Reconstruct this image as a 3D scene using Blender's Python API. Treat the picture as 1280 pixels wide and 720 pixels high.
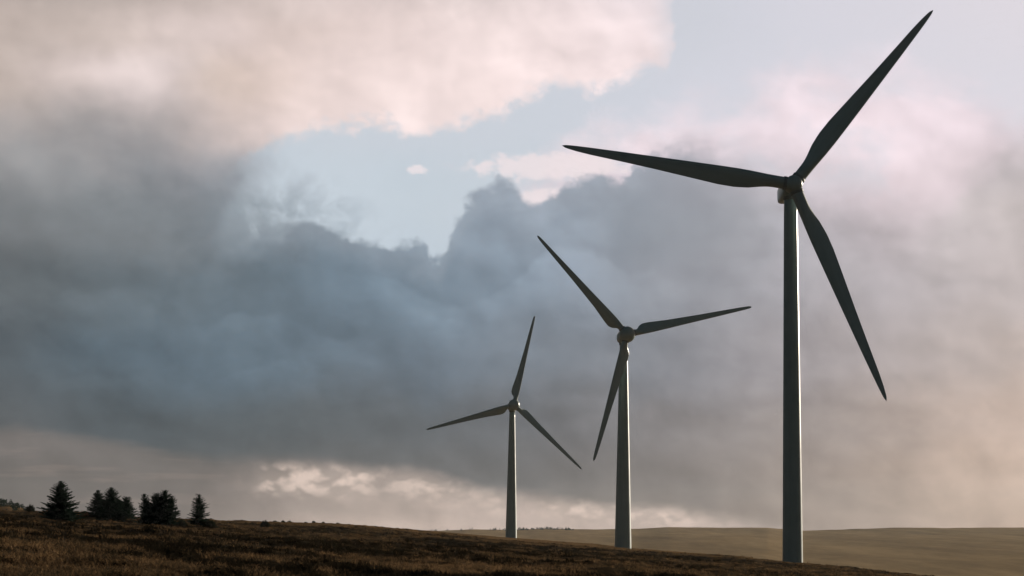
import bpy, bmesh, math, random
import numpy as np
from mathutils import Vector, Matrix

for o in list(bpy.data.objects):
    bpy.data.objects.remove(o)
SC = bpy.context.scene
COL = SC.collection
R = math.radians

# ------------------------------------------------------------------ camera
cam_d = bpy.data.cameras.new('camera')
cam = bpy.data.objects.new('camera', cam_d)
COL.objects.link(cam)
SC.camera = cam
cam_d.sensor_width = 36.0
cam_d.lens = 76.5
cam_d.clip_start = 0.5
cam_d.clip_end = 60000
PITCH, ROLL = math.atan(308.0 / 2720.0), 0.0086
fwd = Vector((0, math.cos(PITCH), math.sin(PITCH)))
upv = Vector((0, -math.sin(PITCH), math.cos(PITCH)))
rgt = Vector((1, 0, 0))
r2 = rgt * math.cos(ROLL) + upv * math.sin(ROLL)
u2 = upv * math.cos(ROLL) - rgt * math.sin(ROLL)
cam.matrix_world = Matrix(((r2.x, u2.x, -fwd.x, 0), (r2.y, u2.y, -fwd.y, 0), (r2.z, u2.z, -fwd.z, 0), (0, 0, 0, 1)))
cam_d.dof.use_dof = True
cam_d.dof.focus_distance = 520
cam_d.dof.aperture_fstop = 2.2

# ------------------------------------------------------------------ sun and exposure
SUN_AZ, SUN_EL = R(43), R(9)          # azimuth clockwise from the view direction (+Y)
sun_d = bpy.data.lights.new('sun', 'SUN')
sun_d.energy = 5.0
sun_d.angle = R(0.5)
sun_d.color = (1.0, 0.88, 0.72)
sun = bpy.data.objects.new('sun', sun_d)
COL.objects.link(sun)
sdir = Vector((math.sin(SUN_AZ) * math.cos(SUN_EL), math.cos(SUN_AZ) * math.cos(SUN_EL), math.sin(SUN_EL)))
sun.rotation_euler = sdir.to_track_quat('Z', 'Y').to_euler()
sun.location = sdir * 500

vs = SC.view_settings
SC.display_settings.display_device = 'sRGB'
vs.view_transform = 'Standard'
vs.look = 'None'
vs.exposure = 0.0
vs.gamma = 1.0
vs.use_curve_mapping = False
SC.render.engine = 'CYCLES'
cy = SC.cycles
cy.use_denoising = True
cy.use_adaptive_sampling = True
cy.adaptive_threshold = 0.02
cy.adaptive_min_samples = 8
cy.max_bounces = 6
cy.diffuse_bounces = 2
cy.glossy_bounces = 2
cy.transmission_bounces = 2
cy.volume_bounces = 0
cy.transparent_max_bounces = 6


# ------------------------------------------------------------------ node helpers
def s2l(c):
    out = []
    for v in c[:3]:
        v = v / 255.0
        out.append(v / 12.92 if v <= 0.04045 else ((v + 0.055) / 1.055) ** 2.4)
    return (out[0], out[1], out[2], 1.0)


class NT:
    """small expression helper over a node tree; values are sockets or numbers"""
    def __init__(self, tree):
        self.t = tree
        tree.nodes.clear()

    def node(self, kind, **kw):
        n = self.t.nodes.new(kind)
        for k, v in kw.items():
            setattr(n, k, v)
        return n

    def put(self, sock, v):
        if isinstance(v, bpy.types.NodeSocket):
            self.t.links.new(v, sock)
        else:
            sock.default_value = v

    def m(self, op, a, b=0.0, c=None, clamp=False):
        n = self.node('ShaderNodeMath', operation=op, use_clamp=clamp)
        self.put(n.inputs[0], a)
        self.put(n.inputs[1], b)
        if c is not None:
            self.put(n.inputs[2], c)
        return n.outputs[0]

    def add(self, a, b): return self.m('ADD', a, b)
    def sub(self, a, b): return self.m('SUBTRACT', a, b)
    def mul(self, a, b): return self.m('MULTIPLY', a, b)
    def mx(self, a, b): return self.m('MAXIMUM', a, b)
    def mn(self, a, b): return self.m('MINIMUM', a, b)

    def ss(self, v, lo, hi, a=0.0, b=1.0):
        n = self.node('ShaderNodeMapRange', interpolation_type='SMOOTHSTEP')
        self.put(n.inputs['Value'], v)
        for k, x in (('From Min', lo), ('From Max', hi), ('To Min', a), ('To Max', b)):
            self.put(n.inputs[k], x)
        return n.outputs[0]

    def vec(self, x, y, z=0.0):
        n = self.node('ShaderNodeCombineXYZ')
        for i, v in enumerate((x, y, z)):
            self.put(n.inputs[i], v)
        return n.outputs[0]

    def sep(self, v):
        n = self.node('ShaderNodeSeparateXYZ')
        self.put(n.inputs[0], v)
        return n.outputs

    def noise(self, v, scale, detail=4.0, rough=0.5, lac=2.0, dist=0.0, out='Fac'):
        n = self.node('ShaderNodeTexNoise')
        n.noise_dimensions = '3D'
        self.put(n.inputs['Vector'], v)
        n.inputs['Scale'].default_value = scale
        n.inputs['Detail'].default_value = detail
        n.inputs['Roughness'].default_value = rough
        n.inputs['Lacunarity'].default_value = lac
        n.inputs['Distortion'].default_value = dist
        return n.outputs[out]

    def puff(self, v, scale, detail=2.0, rough=0.5):
        n = self.node('ShaderNodeTexVoronoi')
        n.feature = 'F1'
        n.normalize = True
        self.put(n.inputs['Vector'], v)
        n.inputs['Scale'].default_value = scale
        n.inputs['Detail'].default_value = detail
        n.inputs['Roughness'].default_value = rough
        return self.m('SUBTRACT', 0.5, n.outputs['Distance'])

    def mix(self, f, a, b, mode='MIX'):
        n = self.node('ShaderNodeMix', data_type='RGBA', blend_type=mode)
        n.clamp_factor = True
        self.put(n.inputs[0], f)
        self.put(n.inputs[6], a)
        self.put(n.inputs[7], b)
        return n.outputs[2]

    def scale(self, col, f):
        n = self.node('ShaderNodeVectorMath', operation='SCALE')
        self.put(n.inputs[0], col)
        self.put(n.inputs[3], f)
        return n.outputs[0]

    def ramp(self, f, stops, interp='B_SPLINE'):
        n = self.node('ShaderNodeValToRGB')
        cr = n.color_ramp
        cr.interpolation = interp
        while len(cr.elements) < len(stops):
            cr.elements.new(0.5)
        for e, (p, c) in zip(cr.elements, stops):
            e.position = p
        for e, (p, c) in zip(cr.elements, stops):
            e.color = c
        self.put(n.inputs[0], f)
        return n.outputs[0]

    def curve(self, f, pts):
        n = self.node('ShaderNodeFloatCurve')
        c = n.mapping.curves[0]
        pts = sorted(pts)
        c.points[0].location = pts[0]
        c.points[1].location = pts[-1]
        for p in pts[1:-1]:
            c.points.new(*p)
        for p in c.points:
            p.handle_type = 'AUTO_CLAMPED'
        n.mapping.update()
        self.put(n.inputs['Value'], f)
        return n.outputs[0]


# ------------------------------------------------------------------ sky: clear Nishita air, clouds laid out by azimuth and elevation
world = bpy.data.worlds.new('World')
SC.world = world
world.use_nodes = True
SKY = 0.1                                     # background strength


def build_sky():
    g = NT(world.node_tree)
    out = g.node('ShaderNodeOutputWorld')
    bg = g.node('ShaderNodeBackground')
    bg.inputs['Strength'].default_value = SKY
    g.t.links.new(bg.outputs[0], out.inputs['Surface'])
    tc = g.node('ShaderNodeTexCoord')
    D = g.node('ShaderNodeVectorMath', operation='NORMALIZE')
    g.t.links.new(tc.outputs['Generated'], D.inputs[0])
    dx, dy, dz = g.sep(D.outputs[0])
    az = g.m('ARCTAN2', dx, dy)
    el = g.m('ARCSINE', dz)
    # sky units: 1 unit = 100/2720 rad (2.1 deg); u grows with azimuth, v with elevation
    u0 = g.add(g.mul(az, 27.35), 6.4)
    v0 = g.sub(g.mul(el, 27.2), g.mul(g.sub(u0, 6.4), 0.0086))
    # ---- clear air
    sky = g.node('ShaderNodeTexSky', sky_type='NISHITA')
    sky.sun_disc = False
    sky.sun_elevation = SUN_EL
    sky.sun_rotation = SUN_AZ
    sky.altitude = 300
    sky.air_density = 1.0
    sky.dust_density = 1.5
    sky.ozone_density = 2.0
    P = g.vec(u0, g.mul(v0, 1.25), 3.7)
    # ---- turbulence that bends every cloud outline
    w1 = g.sep(g.noise(P, 0.42, 7, 0.58, out='Color'))
    w2 = g.sep(g.noise(P, 1.5, 6, 0.56, out='Color'))
    cu = lambda k1, k2: g.add(u0, g.add(g.mul(g.sub(w1[0], 0.5), k1), g.mul(g.sub(w2[0], 0.5), k2)))
    cv = lambda k1, k2: g.add(v0, g.add(g.mul(g.sub(w1[1], 0.5), k1), g.mul(g.sub(w2[1], 0.5), k2)))
    u, v = cu(1.7, 0.3), cv(1.0, 0.25)          # for colours
    ue, ve = cu(0.55, 0.3), cv(0.35, 0.25)     # for outlines
    K = 1.0 / SKY

    def col(c):
        a = s2l(c)
        return (a[0] * K, a[1] * K, a[2] * K, 1.0)

    def field(uu, vv, rows):
        """colours over azimuth, row by row in elevation"""
        res = None
        last = None
        f = g.mul(uu, 1 / 12.8)
        for h, stops in rows:
            h = (668 - h) / 100
            c = g.ramp(f, [(x / 1280.0, s2l(k)) for x, k in stops])
            res = c if res is None else g.mix(g.ss(vv, last, h), res, c)
            last = h
        return g.scale(res, K)

    def edge(uu, pts):
        f = g.mul(uu, 1 / 12.8)
        return g.mul(g.curve(f, [(x / 1280.0, min(1.0, max(0.0, (668 - y) / 700))) for x, y in pts]), 7.0)

    def lit(scale, detail, rough, step=0.12, z=9.0, ax=0.8):
        """relief of the cloud body: density towards the sun minus density here"""
        uu = g.add(u0, g.mul(g.sub(w1[2], 0.5), 0.9))
        vv = g.add(v0, g.mul(g.sub(w1[0], 0.5), 0.6))
        a = g.noise(g.vec(g.mul(uu, ax), vv, z), scale, detail, rough)
        b = g.noise(g.vec(g.mul(g.add(uu, step), ax), g.add(vv, step * 0.8), z), scale, detail, rough)
        return g.sub(a, b)

    relief = lit(0.8, 4.5, 0.46, 0.16)
    fine = lit(2.2, 4, 0.5, 0.06, 4.0)
    def billow(sc, dt, st, z):
        a = g.add(u0, g.add(g.mul(g.sub(w1[1], 0.5), 0.7), g.mul(g.sub(w2[0], 0.5), 0.3)))
        b = g.add(g.mul(v0, 1.2), g.add(g.mul(g.sub(w1[2], 0.5), 0.5), g.mul(g.sub(w2[1], 0.5), 0.3)))
        return g.sub(g.puff(g.vec(a, b, z), sc, dt, 0.5), g.puff(g.vec(g.add(a, st * 0.45), g.add(b, st), z), sc, dt, 0.5))
    lumps = billow(0.95, 1.6, 0.17, 2.0)
    body = g.sub(g.noise(g.vec(g.mul(u0, 0.7), v0, 21.0), 0.9, 8, 0.58, dist=0.5), 0.5)

    def shaded(c, k1, k2, k3, k4=0.0):
        f = g.add(1.0, g.add(g.mul(relief, k1), g.add(g.mul(fine, k2), g.mul(body, k3))))
        if k4:
            f = g.add(f, g.mul(lumps, k4))
        return g.scale(c, g.mx(f, 0.2))

    # L0 clear air, veiled by thin high cloud
    veil = field(u, v, [
        (330, [(0, (190, 204, 215)), (640, (196, 207, 218)), (1280, (212, 210, 219))]),
        (250, [(0, (192, 205, 216)), (640, (200, 210, 219)), (1280, (214, 212, 220))]),
        (150, [(0, (202, 210, 218)), (640, (206, 211, 220)), (900, (216, 216, 226)), (1280, (224, 219, 227))]),
        (0, [(0, (200, 208, 216)), (850, (208, 209, 217)), (1000, (216, 215, 225)), (1280, (228, 220, 226))])])
    c = g.mix(0.93, g.scale(sky.outputs[0], 1.0), veil)

    # L2 pale pink cloud on the right
    e = edge(ue, [(0, 700), (560, 420), (660, 240), (720, 178), (800, 168), (900, 150), (960, 120), (1040, 88), (1120, 96), (1200, 110), (1280, 170)])
    m2 = g.ss(g.add(g.sub(e, v0), g.add(g.mul(body, 1.6), g.mul(g.sub(w2[2], 0.5), 0.9))), -0.4, 0.55)
    m2 = g.mul(m2, g.mx(g.ss(v0, 4.9, 3.9), g.ss(g.noise(g.vec(g.mul(ue, 0.8), ve, 14.0), 1.0, 7, 0.56, dist=0.3), 0.24, 0.50)))
    pink = shaded(field(u, v, [
        (330, [(0, (180, 178, 182)), (640, (188, 184, 190)), (900, (180, 177, 183)), (1100, (200, 192, 196)), (1280, (186, 178, 178))]),
        (240, [(640, (220, 211, 216)), (800, (216, 209, 215)), (960, (218, 208, 214)), (1100, (226, 214, 218)), (1280, (196, 188, 190))]),
        (170, [(640, (234, 220, 222)), (900, (226, 217, 223)), (1060, (236, 224, 228)), (1200, (232, 221, 226)), (1280, (214, 206, 211))]),
        (80, [(640, (230, 220, 224)), (1280, (228, 219, 225))])]), 0.8, 0.2, 0.25, 0.12)
    pinker = g.node('ShaderNodeVectorMath', operation='MULTIPLY')
    g.put(pinker.inputs[0], pink)
    pinker.inputs[1].default_value = (1.08, 1.03, 1.045)
    pink = pinker.outputs[0]
    c = g.mix(m2, c, pink)

    crisp = g.noise(P, 4.2, 5, 0.6)
    # L1 the big bright sheet upper left
    e = edge(ue, [(0, 420), (240, 330), (290, 215), (330, 192), (400, 176), (480, 163), (560, 155), (640, 142), (700, 132), (760, 118), (800, 104), (835, 88), (850, 40), (872, -30), (1280, -32)])
    m1 = g.ss(g.add(g.sub(v0, e), g.add(g.mul(body, 0.7), g.add(g.mul(g.sub(w2[2], 0.5), 0.8), g.mul(g.sub(crisp, 0.5), 0.4)))), -0.09, 0.2)
    m1 = g.mul(m1, g.ss(g.add(ue, g.mul(body, 0.8)), 8.75, 8.1))
    sheet = shaded(field(u, v, [
        (230, [(0, (150, 147, 146)), (150, (143, 142, 143)), (300, (190, 184, 184)), (420, (232, 220, 218)), (900, (236, 224, 224))]),
        (175, [(0, (172, 167, 164)), (100, (168, 165, 164)), (170, (168, 165, 165)), (240, (190, 181, 177)), (320, (226, 213, 208)), (420, (240, 227, 224)), (560, (242, 230, 228)), (900, (240, 229, 230))]),
        (105, [(0, (190, 180, 172)), (60, (198, 188, 182)), (130, (228, 217, 214)), (200, (214, 205, 203)), (255, (197, 184, 174)), (320, (212, 198, 190)), (420, (228, 215, 211)), (520, (238, 225, 222)), (640, (243, 230, 228)), (850, (240, 229, 230))]),
        (45, [(0, (184, 174, 167)), (100, (190, 180, 173)), (200, (214, 203, 198)), (280, (218, 206, 202)), (350, (211, 198, 191)), (480, (226, 213, 209)), (600, (232, 220, 218)), (720, (238, 226, 225)), (850, (234, 224, 226))]),
        (0, [(0, (176, 167, 161)), (100, (175, 167, 161)), (200, (190, 180, 174)), (300, (206, 195, 189)), (420, (218, 206, 202)), (520, (208, 197, 194)), (620, (220, 210, 208)), (720, (228, 217, 216)), (850, (222, 215, 219))]),
    ]), 0.9, 0.2, 0.25)
    pinker = g.node('ShaderNodeVectorMath', operation='MULTIPLY')
    g.put(pinker.inputs[0], sheet)
    pinker.inputs[1].default_value = (1.07, 1.015, 1.015)
    sheet = pinker.outputs[0]
    c = g.mix(m1, c, sheet)

    # two small bright clouds in the gap
    def smallcloud(c, x, y, w, h, k, colr):
        a = g.mul(g.sub(g.add(u0, g.mul(g.sub(w2[0], 0.5), 0.5)), x / 100), 100 / w)
        b = g.mul(g.sub(g.add(v0, g.mul(g.sub(w2[1], 0.5), 0.22)), (668 - y) / 100), 100 / h)
        r = g.sub(1.0, g.m('SQRT', g.add(g.mul(a, a), g.mul(b, b))))
        n = g.sub(g.noise(P, 5.0, 5, 0.6), 0.5)
        return g.mix(g.mul(g.ss(g.add(r, g.mul(n, 1.8)), -0.05, 0.5), k), c, col(colr))
    c = smallcloud(c, 521, 215, 15, 6, 0.7, (242, 230, 232))
    c = smallcloud(c, 690, 210, 125, 19, 0.8, (240, 227, 229))
    c = smallcloud(c, 672, 248, 40, 15, 0.8, (238, 226, 228))

    # L3 the dark bank: left mass, then the cumulus heads in front of it
    bank_rows = [
        (655, [(0, (104, 98, 96)), (700, (130, 121, 116)), (850, (142, 130, 123)), (1000, (158, 143, 134)), (1150, (178, 160, 148)), (1280, (205, 180, 162))]),
        (600, [(0, (92, 92, 93)), (250, (90, 92, 93)), (550, (104, 102, 102)), (700, (113, 108, 107)), (850, (130, 122, 119)), (1000, (152, 140, 134)), (1150, (180, 162, 151)), (1280, (208, 184, 168))]),
        (530, [(0, (94, 96, 98)), (100, (87, 94, 99)), (250, (86, 92, 96)), (400, (93, 97, 100)), (550, (102, 104, 107)), (700, (115, 113, 115)), (850, (133, 127, 127)), (1000, (154, 145, 142)), (1150, (181, 166, 159)), (1280, (207, 185, 172))]),
        (450, [(0, (86, 91, 95)), (100, (88, 99, 107)), (250, (94, 107, 117)), (400, (103, 115, 125)), (550, (114, 123, 133)), (700, (128, 132, 139)), (850, (142, 141, 146)), (1000, (161, 155, 158)), (1150, (180, 170, 169)), (1280, (192, 177, 170))]),
        (360, [(0, (104, 107, 109)), (100, (104, 110, 114)), (250, (107, 117, 124)), (400, (116, 130, 142)), (550, (130, 143, 155)), (700, (144, 151, 162)), (820, (152, 154, 161)), (950, (164, 162, 168)), (1100, (192, 184, 187)), (1280, (196, 185, 183))]),
        (280, [(0, (125, 125, 126)), (150, (122, 124, 126)), (260, (131, 134, 138)), (450, (128, 141, 152)), (600, (150, 158, 169)), (740, (152, 158, 168)), (850, (160, 162, 169)), (950, (170, 170, 177)), (1100, (208, 199, 203)), (1280, (195, 185, 183))]),
        (200, [(0, (160, 156, 155)), (150, (153, 151, 152)), (300, (162, 160, 164)), (600, (150, 158, 170)), (820, (164, 165, 173)), (900, (176, 174, 182)), (1000, (206, 199, 205)), (1280, (202, 193, 195))])]
    tint = g.node('ShaderNodeVectorMath', operation='MULTIPLY')
    g.put(tint.inputs[0], field(u, v, bank_rows))
    tint.inputs[1].default_value = (0.93, 0.985, 1.02)
    bank = g.mix(g.ss(u0, 10.5, 6.5), field(u, v, bank_rows), tint.outputs[0])
    us = g.add(ue, g.mul(g.sub(4.28, v0), 0.35))
    left = g.mul(g.ss(g.add(us, g.mul(g.sub(w2[2], 0.5), 0.8)), 3.42, 2.8), g.ss(g.add(v, g.mul(body, 0.8)), 5.15, 4.2))
    c = g.mix(left, c, shaded(bank, 1.0, 0.2, 0.3))
    # torn wisps at the left side of the gap
    wn = g.noise(g.vec(g.mul(ue, 1.0), g.mul(ve, 1.1), 5.5), 1.9, 7, 0.58, dist=0.3)
    prox = g.add(g.mul(g.ss(us, 4.9, 3.1), 0.26), g.mul(g.ss(v0, 4.6, 3.3), 0.26))
    wwin = g.mul(g.mul(g.ss(us, 2.75, 3.4), g.ss(us, 5.6, 4.2)), g.ss(v0, 5.0, 4.2))
    c = g.mix(g.mul(g.mul(g.ss(g.add(wn, prox), 0.44, 0.72), wwin), 0.6), c, col((206, 216, 225)))
    wis = g.mul(g.mul(g.ss(g.add(wn, prox), 0.58, 0.98), g.ss(us, 2.5, 3.2)), g.mul(g.ss(us, 5.2, 4.2), g.ss(v0, 4.8, 4.1)))
    c = g.mix(g.mul(wis, 0.75), c, g.scale(bank, 1.1))
    Pp = g.vec(g.add(u0, g.mul(g.sub(w2[0], 0.5), 0.35)), g.add(v0, g.mul(g.sub(w2[1], 0.5), 0.35)), 1.0)
    pf = g.puff(Pp, 1.15, 2.5, 0.55)
    e = edge(ue, [(0, 330), (260, 320), (330, 296), (390, 288), (430, 302), (500, 314), (530, 322), (540, 334), (558, 306), (574, 276), (594, 252), (622, 243), (648, 254), (668, 264), (690, 246), (730, 234), (778, 238), (800, 212), (840, 200), (900, 203), (960, 214), (1010, 250), (1060, 285), (1120, 300), (1180, 285), (1220, 235), (1280, 205)])
    soft = g.add(0.05, g.mul(g.ss(u0, 7.8, 10.5, 0.0, 0.9), g.ss(u0, 10.9, 11.9, 1.0, 0.35)))
    soft = g.add(soft, g.ss(u0, 3.9, 2.4, 0.0, 0.8))
    dd = g.add(g.sub(e, v0), g.add(g.mul(pf, 0.5), g.add(g.mul(g.sub(w2[2], 0.5), 0.55), g.mul(g.sub(crisp, 0.5), 0.3))))
    mb = g.ss(dd, g.mul(soft, -1.0), g.add(soft, 0.06))
    front = shaded(bank, 1.15, 0.25, 0.34, 0.5)
    slab = g.mul(g.ss(g.add(ue, g.mul(g.sub(v0, 4.0), -0.45)), 7.55, 8.05), g.ss(g.add(u0, g.mul(body, 1.5)), 9.9, 8.6))
    slab = g.mul(slab, g.ss(g.add(v0, g.mul(body, 0.8)), 2.6, 3.6))
    front = g.mix(g.mul(slab, 0.6), front, g.scale(bank, 0.84))
    rim = g.mul(g.mul(g.ss(dd, 0.55, 0.0), g.ss(u0, 10.0, 7.0)), g.ss(u0, 2.8, 4.0))
    for zz, sc, am, pts in ((31.0, 1.0, 0.13, [(0, 400), (150, 372), (300, 356), (430, 345), (560, 392), (640, 340), (720, 318), (800, 352), (900, 300), (1000, 330), (1280, 330)]),
                            (37.0, 1.25, 0.12, [(0, 450), (100, 420), (220, 436), (330, 410), (420, 424), (540, 408), (650, 430), (760, 400), (860, 410), (950, 440), (1280, 450)]),
                            (43.0, 1.3, 0.10, [(0, 505), (120, 480), (240, 500), (380, 470), (480, 484), (600, 470), (700, 500), (820, 486), (950, 510), (1280, 520)])):
        pz = g.vec(g.add(u0, g.mul(g.sub(w2[0], 0.5), 0.35)), g.add(g.mul(v0, 1.15), g.mul(g.sub(w2[1], 0.5), 0.35)), zz)
        ez = edge(g.add(ue, g.mul(g.sub(w1[2], 0.5), 1.2)), pts)
        dz = g.add(g.sub(ez, v0), g.add(g.mul(g.puff(pz, sc, 2.0, 0.52), 0.6), g.mul(g.sub(w1[1], 0.5), 0.9)))
        nz = g.ss(g.noise(g.vec(g.mul(u0, 0.9), v0, zz), 0.7, 3, 0.5), 0.40, 0.62)
        k = g.mul(g.mul(g.ss(dz, -0.02, 0.10), g.ss(dz, 0.95, 0.05)), g.mul(nz, g.mul(g.ss(u0, 11.0, 8.5), g.ss(u0, 0.5, 4.5, 0.55, 1.0))))
        front = g.scale(front, g.add(1.0, g.mul(k, am * 1.5)))
    front = g.scale(front, 0.97)
    front = g.mix(g.mul(rim, 0.18), front, col((190, 196, 206)))
    c = g.mix(mb, c, front)

    # L5 the bright strip under the bank
    e = edge(ue, [(0, 540), (60, 541), (120, 549), (190, 562), (250, 572), (330, 573), (420, 577), (500, 588), (560, 598), (640, 616), (720, 627), (800, 634), (880, 642), (960, 652), (1020, 668), (1280, 690)])
    low = g.ss(g.add(g.sub(e, v0), g.mul(body, 0.35)), -0.10, 0.14)
    rows = [
        (668, [(0, (116, 108, 103)), (200, (126, 116, 110)), (330, (174, 157, 147)), (450, (194, 175, 164)), (640, (198, 179, 168)), (800, (194, 175, 165)), (960, (168, 153, 144)), (1280, (188, 168, 154))]),
        (640, [(0, (104, 98, 95)), (220, (112, 104, 100)), (330, (154, 141, 134)), (450, (176, 160, 151)), (640, (186, 168, 159)), (760, (186, 169, 160)), (900, (180, 164, 156)), (960, (152, 141, 134)), (1280, (178, 158, 148))]),
        (605, [(0, (98, 94, 92)), (220, (104, 98, 96)), (320, (138, 127, 122)), (430, (156, 143, 137)), (560, (146, 134, 129)), (700, (130, 121, 117)), (1280, (148, 136, 130))]),
        (565, [(0, (114, 109, 107)), (150, (110, 106, 104)), (300, (106, 102, 100)), (1280, (106, 101, 100))])]
    strip = shaded(field(u, v, rows), 1.2, 0.3, 0.2)
    # lit cumulus heads in the strip
    def headn(du, dv):
        a = g.add(g.add(u0, du), g.add(g.mul(g.sub(w2[0], 0.5), 0.22), g.mul(g.sub(w1[0], 0.5), 0.5)))
        b = g.add(g.mul(g.add(v0, dv), 1.6), g.mul(g.sub(w2[1], 0.5), 0.22))
        return g.puff(g.vec(a, b, 11.0), 1.9, 2.5, 0.55)
    hd = headn(0.0, 0.0)
    hb = headn(0.05, 0.10)
    line = g.curve(g.mul(u0, 1 / 12.8), [(0.0, 0.70 / 2), (0.27, 0.66 / 2), (0.36, 0.66 / 2), (0.43, 0.56 / 2), (0.5, 0.42 / 2), (0.58, 0.36 / 2), (0.68, 0.22 / 2), (0.8, 0.1 / 2), (1.0, 0.05)])
    off = g.m('ABSOLUTE', g.sub(v0, g.mul(line, 2.0)))
    spot = g.mul(g.mul(g.ss(u0, 2.9, 3.5), g.ss(u0, 9.7, 8.8)), g.ss(off, 0.30, 0.04))
    gaps = g.ss(g.noise(g.vec(g.mul(u0, 1.0), 3.0, 1.0), 0.9, 3, 0.5), 0.25, 0.52)
    heads = g.mul(g.mul(g.ss(g.add(hd, g.mul(g.sub(hd, hb), 1.6)), 0.02, 0.40), spot), gaps)
    strip = g.mix(g.mul(g.mul(spot, gaps), 0.2), strip, col((212, 192, 178)))
    strip = g.mix(g.mul(heads, 0.85), strip, col((228, 206, 193)))
    streak = g.mul(g.ss(g.noise(g.vec(g.mul(u0, 0.5), g.mul(v0, 4.0), 2.0), 1.6, 4, 0.5), 0.52, 0.7), g.ss(u0, 4.6, 1.5))
    strip = g.mix(g.mul(streak, 0.16), strip, col((176, 156, 144)))
    c = g.mix(low, c, strip)

    # the rest of the sky dome: unseen dark cloud added behind the viewer to dim the turbines, glow round the low sun
    sdot = g.node('ShaderNodeVectorMath', operation='DOT_PRODUCT')
    g.t.links.new(D.outputs[0], sdot.inputs[0])
    sdot.inputs[1].default_value = sdir
    sd = sdot.outputs['Value']
    q = g.noise(D.outputs[0], 2.2, 7, 0.58, dist=0.4)
    far = g.scale(g.ramp(q, [(0.3, s2l((30, 44, 52))), (0.5, s2l((40, 54, 62))), (0.7, s2l((56, 70, 78)))], 'EASE'), K)
    far = g.mix(g.ss(sd, 0.74, 0.97), far, col((226, 196, 172)))
    far = g.mix(g.ss(sd, 0.93, 0.995), far, col((255, 238, 214)))
    aa = g.m('ABSOLUTE', az)
    infr = g.mul(g.ss(aa, R(34), R(17)), g.ss(el, R(30), R(14.5)))
    c = g.mix(infr, far, c)
    g.t.links.new(c, bg.inputs['Color'])


build_sky()
world.cycles.sampling_method = 'MANUAL'
world.cycles.sample_map_resolution = 512
#@@SETTING
# ------------------------------------------------------------------ mesh helpers
def mesh_obj(name, verts, faces, mat, parent=None, smooth=True):
    me = bpy.data.meshes.new(name)
    if isinstance(verts, np.ndarray):
        nf = len(faces)
        k = faces.shape[1]
        me.vertices.add(len(verts))
        me.vertices.foreach_set('co', verts.astype(np.float32).ravel())
        me.loops.add(nf * k)
        me.loops.foreach_set('vertex_index', faces.astype(np.int32).ravel())
        me.polygons.add(nf)
        me.polygons.foreach_set('loop_start', np.arange(0, nf * k, k, dtype=np.int32))
        me.update(calc_edges=True)
    else:
        me.from_pydata(verts, [], faces)
        me.update()
    me.polygons.foreach_set('use_smooth', [smooth] * len(me.polygons))
    me.materials.append(mat)
    o = bpy.data.objects.new(name, me)
    COL.objects.link(o)
    if parent is not None:
        o.parent = parent
    return o


def tag(o, label, cat, group=None):
    o['label'] = label
    o['category'] = cat
    if group:
        o['group'] = group
    return o


def thing(name, label, cat, loc, rz=0.0, group=None):
    o = bpy.data.objects.new(name, None)
    o.empty_display_size = 0.5
    COL.objects.link(o)
    o.location = loc
    o.rotation_euler = (0, 0, rz)
    return tag(o, label, cat, group)


def ring_loft(rings, cap0=True, cap1=True):
    """rings: list of equally long point lists -> verts, faces"""
    n = len(rings[0])
    V = [tuple(p) for r in rings for p in r]
    Fc = []
    for i in range(len(rings) - 1):
        for j in range(n):
            a, b = i * n + j, i * n + (j + 1) % n
            Fc.append((a, b, b + n, a + n))
    if cap0:
        Fc.append(tuple(range(n - 1, -1, -1)))
    if cap1:
        k = (len(rings) - 1) * n
        Fc.append(tuple(range(k, k + n)))
    return V, Fc


def smooth_np(x, a, b):
    t = np.clip((x - a) / (b - a), 0, 1)
    return t * t * (3 - 2 * t)


def lattice(seed):
    rs = np.random.RandomState(seed)
    return rs.rand(256, 256)


_LAT = {}


def vnoise(x, y, seed=0):
    """smooth value noise, about -1..1"""
    L = _LAT.setdefault(seed, lattice(seed))
    xi, yi = np.floor(x).astype(int), np.floor(y).astype(int)
    fx, fy = x - xi, y - yi
    fx = fx * fx * fx * (fx * (fx * 6 - 15) + 10)
    fy = fy * fy * fy * (fy * (fy * 6 - 15) + 10)
    a, b = L[xi % 256, yi % 256], L[(xi + 1) % 256, yi % 256]
    c, d = L[xi % 256, (yi + 1) % 256], L[(xi + 1) % 256, (yi + 1) % 256]
    return ((a * (1 - fx) + b * fx) * (1 - fy) + (c * (1 - fx) + d * fx) * fy) * 2 - 1


# ------------------------------------------------------------------ terrain: one sheet, a moor shoulder, a valley, the far hill
CREST = ([-180, -40, -20, -13.3, -11, -8, -4, -1, 0.6, 3, 7.4, 10.2, 13.3, 20, 40, 180],
         [250, 250, 300, 350, 380, 460, 640, 930, 955, 700, 440, 345, 270, 260, 250, 250])
SKYL = ([0, 500, 560, 610, 660, 700, 740, 800, 838, 900, 960, 985, 1005, 1050, 1100, 1200, 1280, 1500],
        [668, 665, 662.6, 661.8, 661.6, 661.2, 661.4, 661.0, 659.0, 659.4, 659.4, 661.5, 663.0, 661.6, 660.4, 660.0, 659.8, 656])
FAR_D = 4200.0


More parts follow.
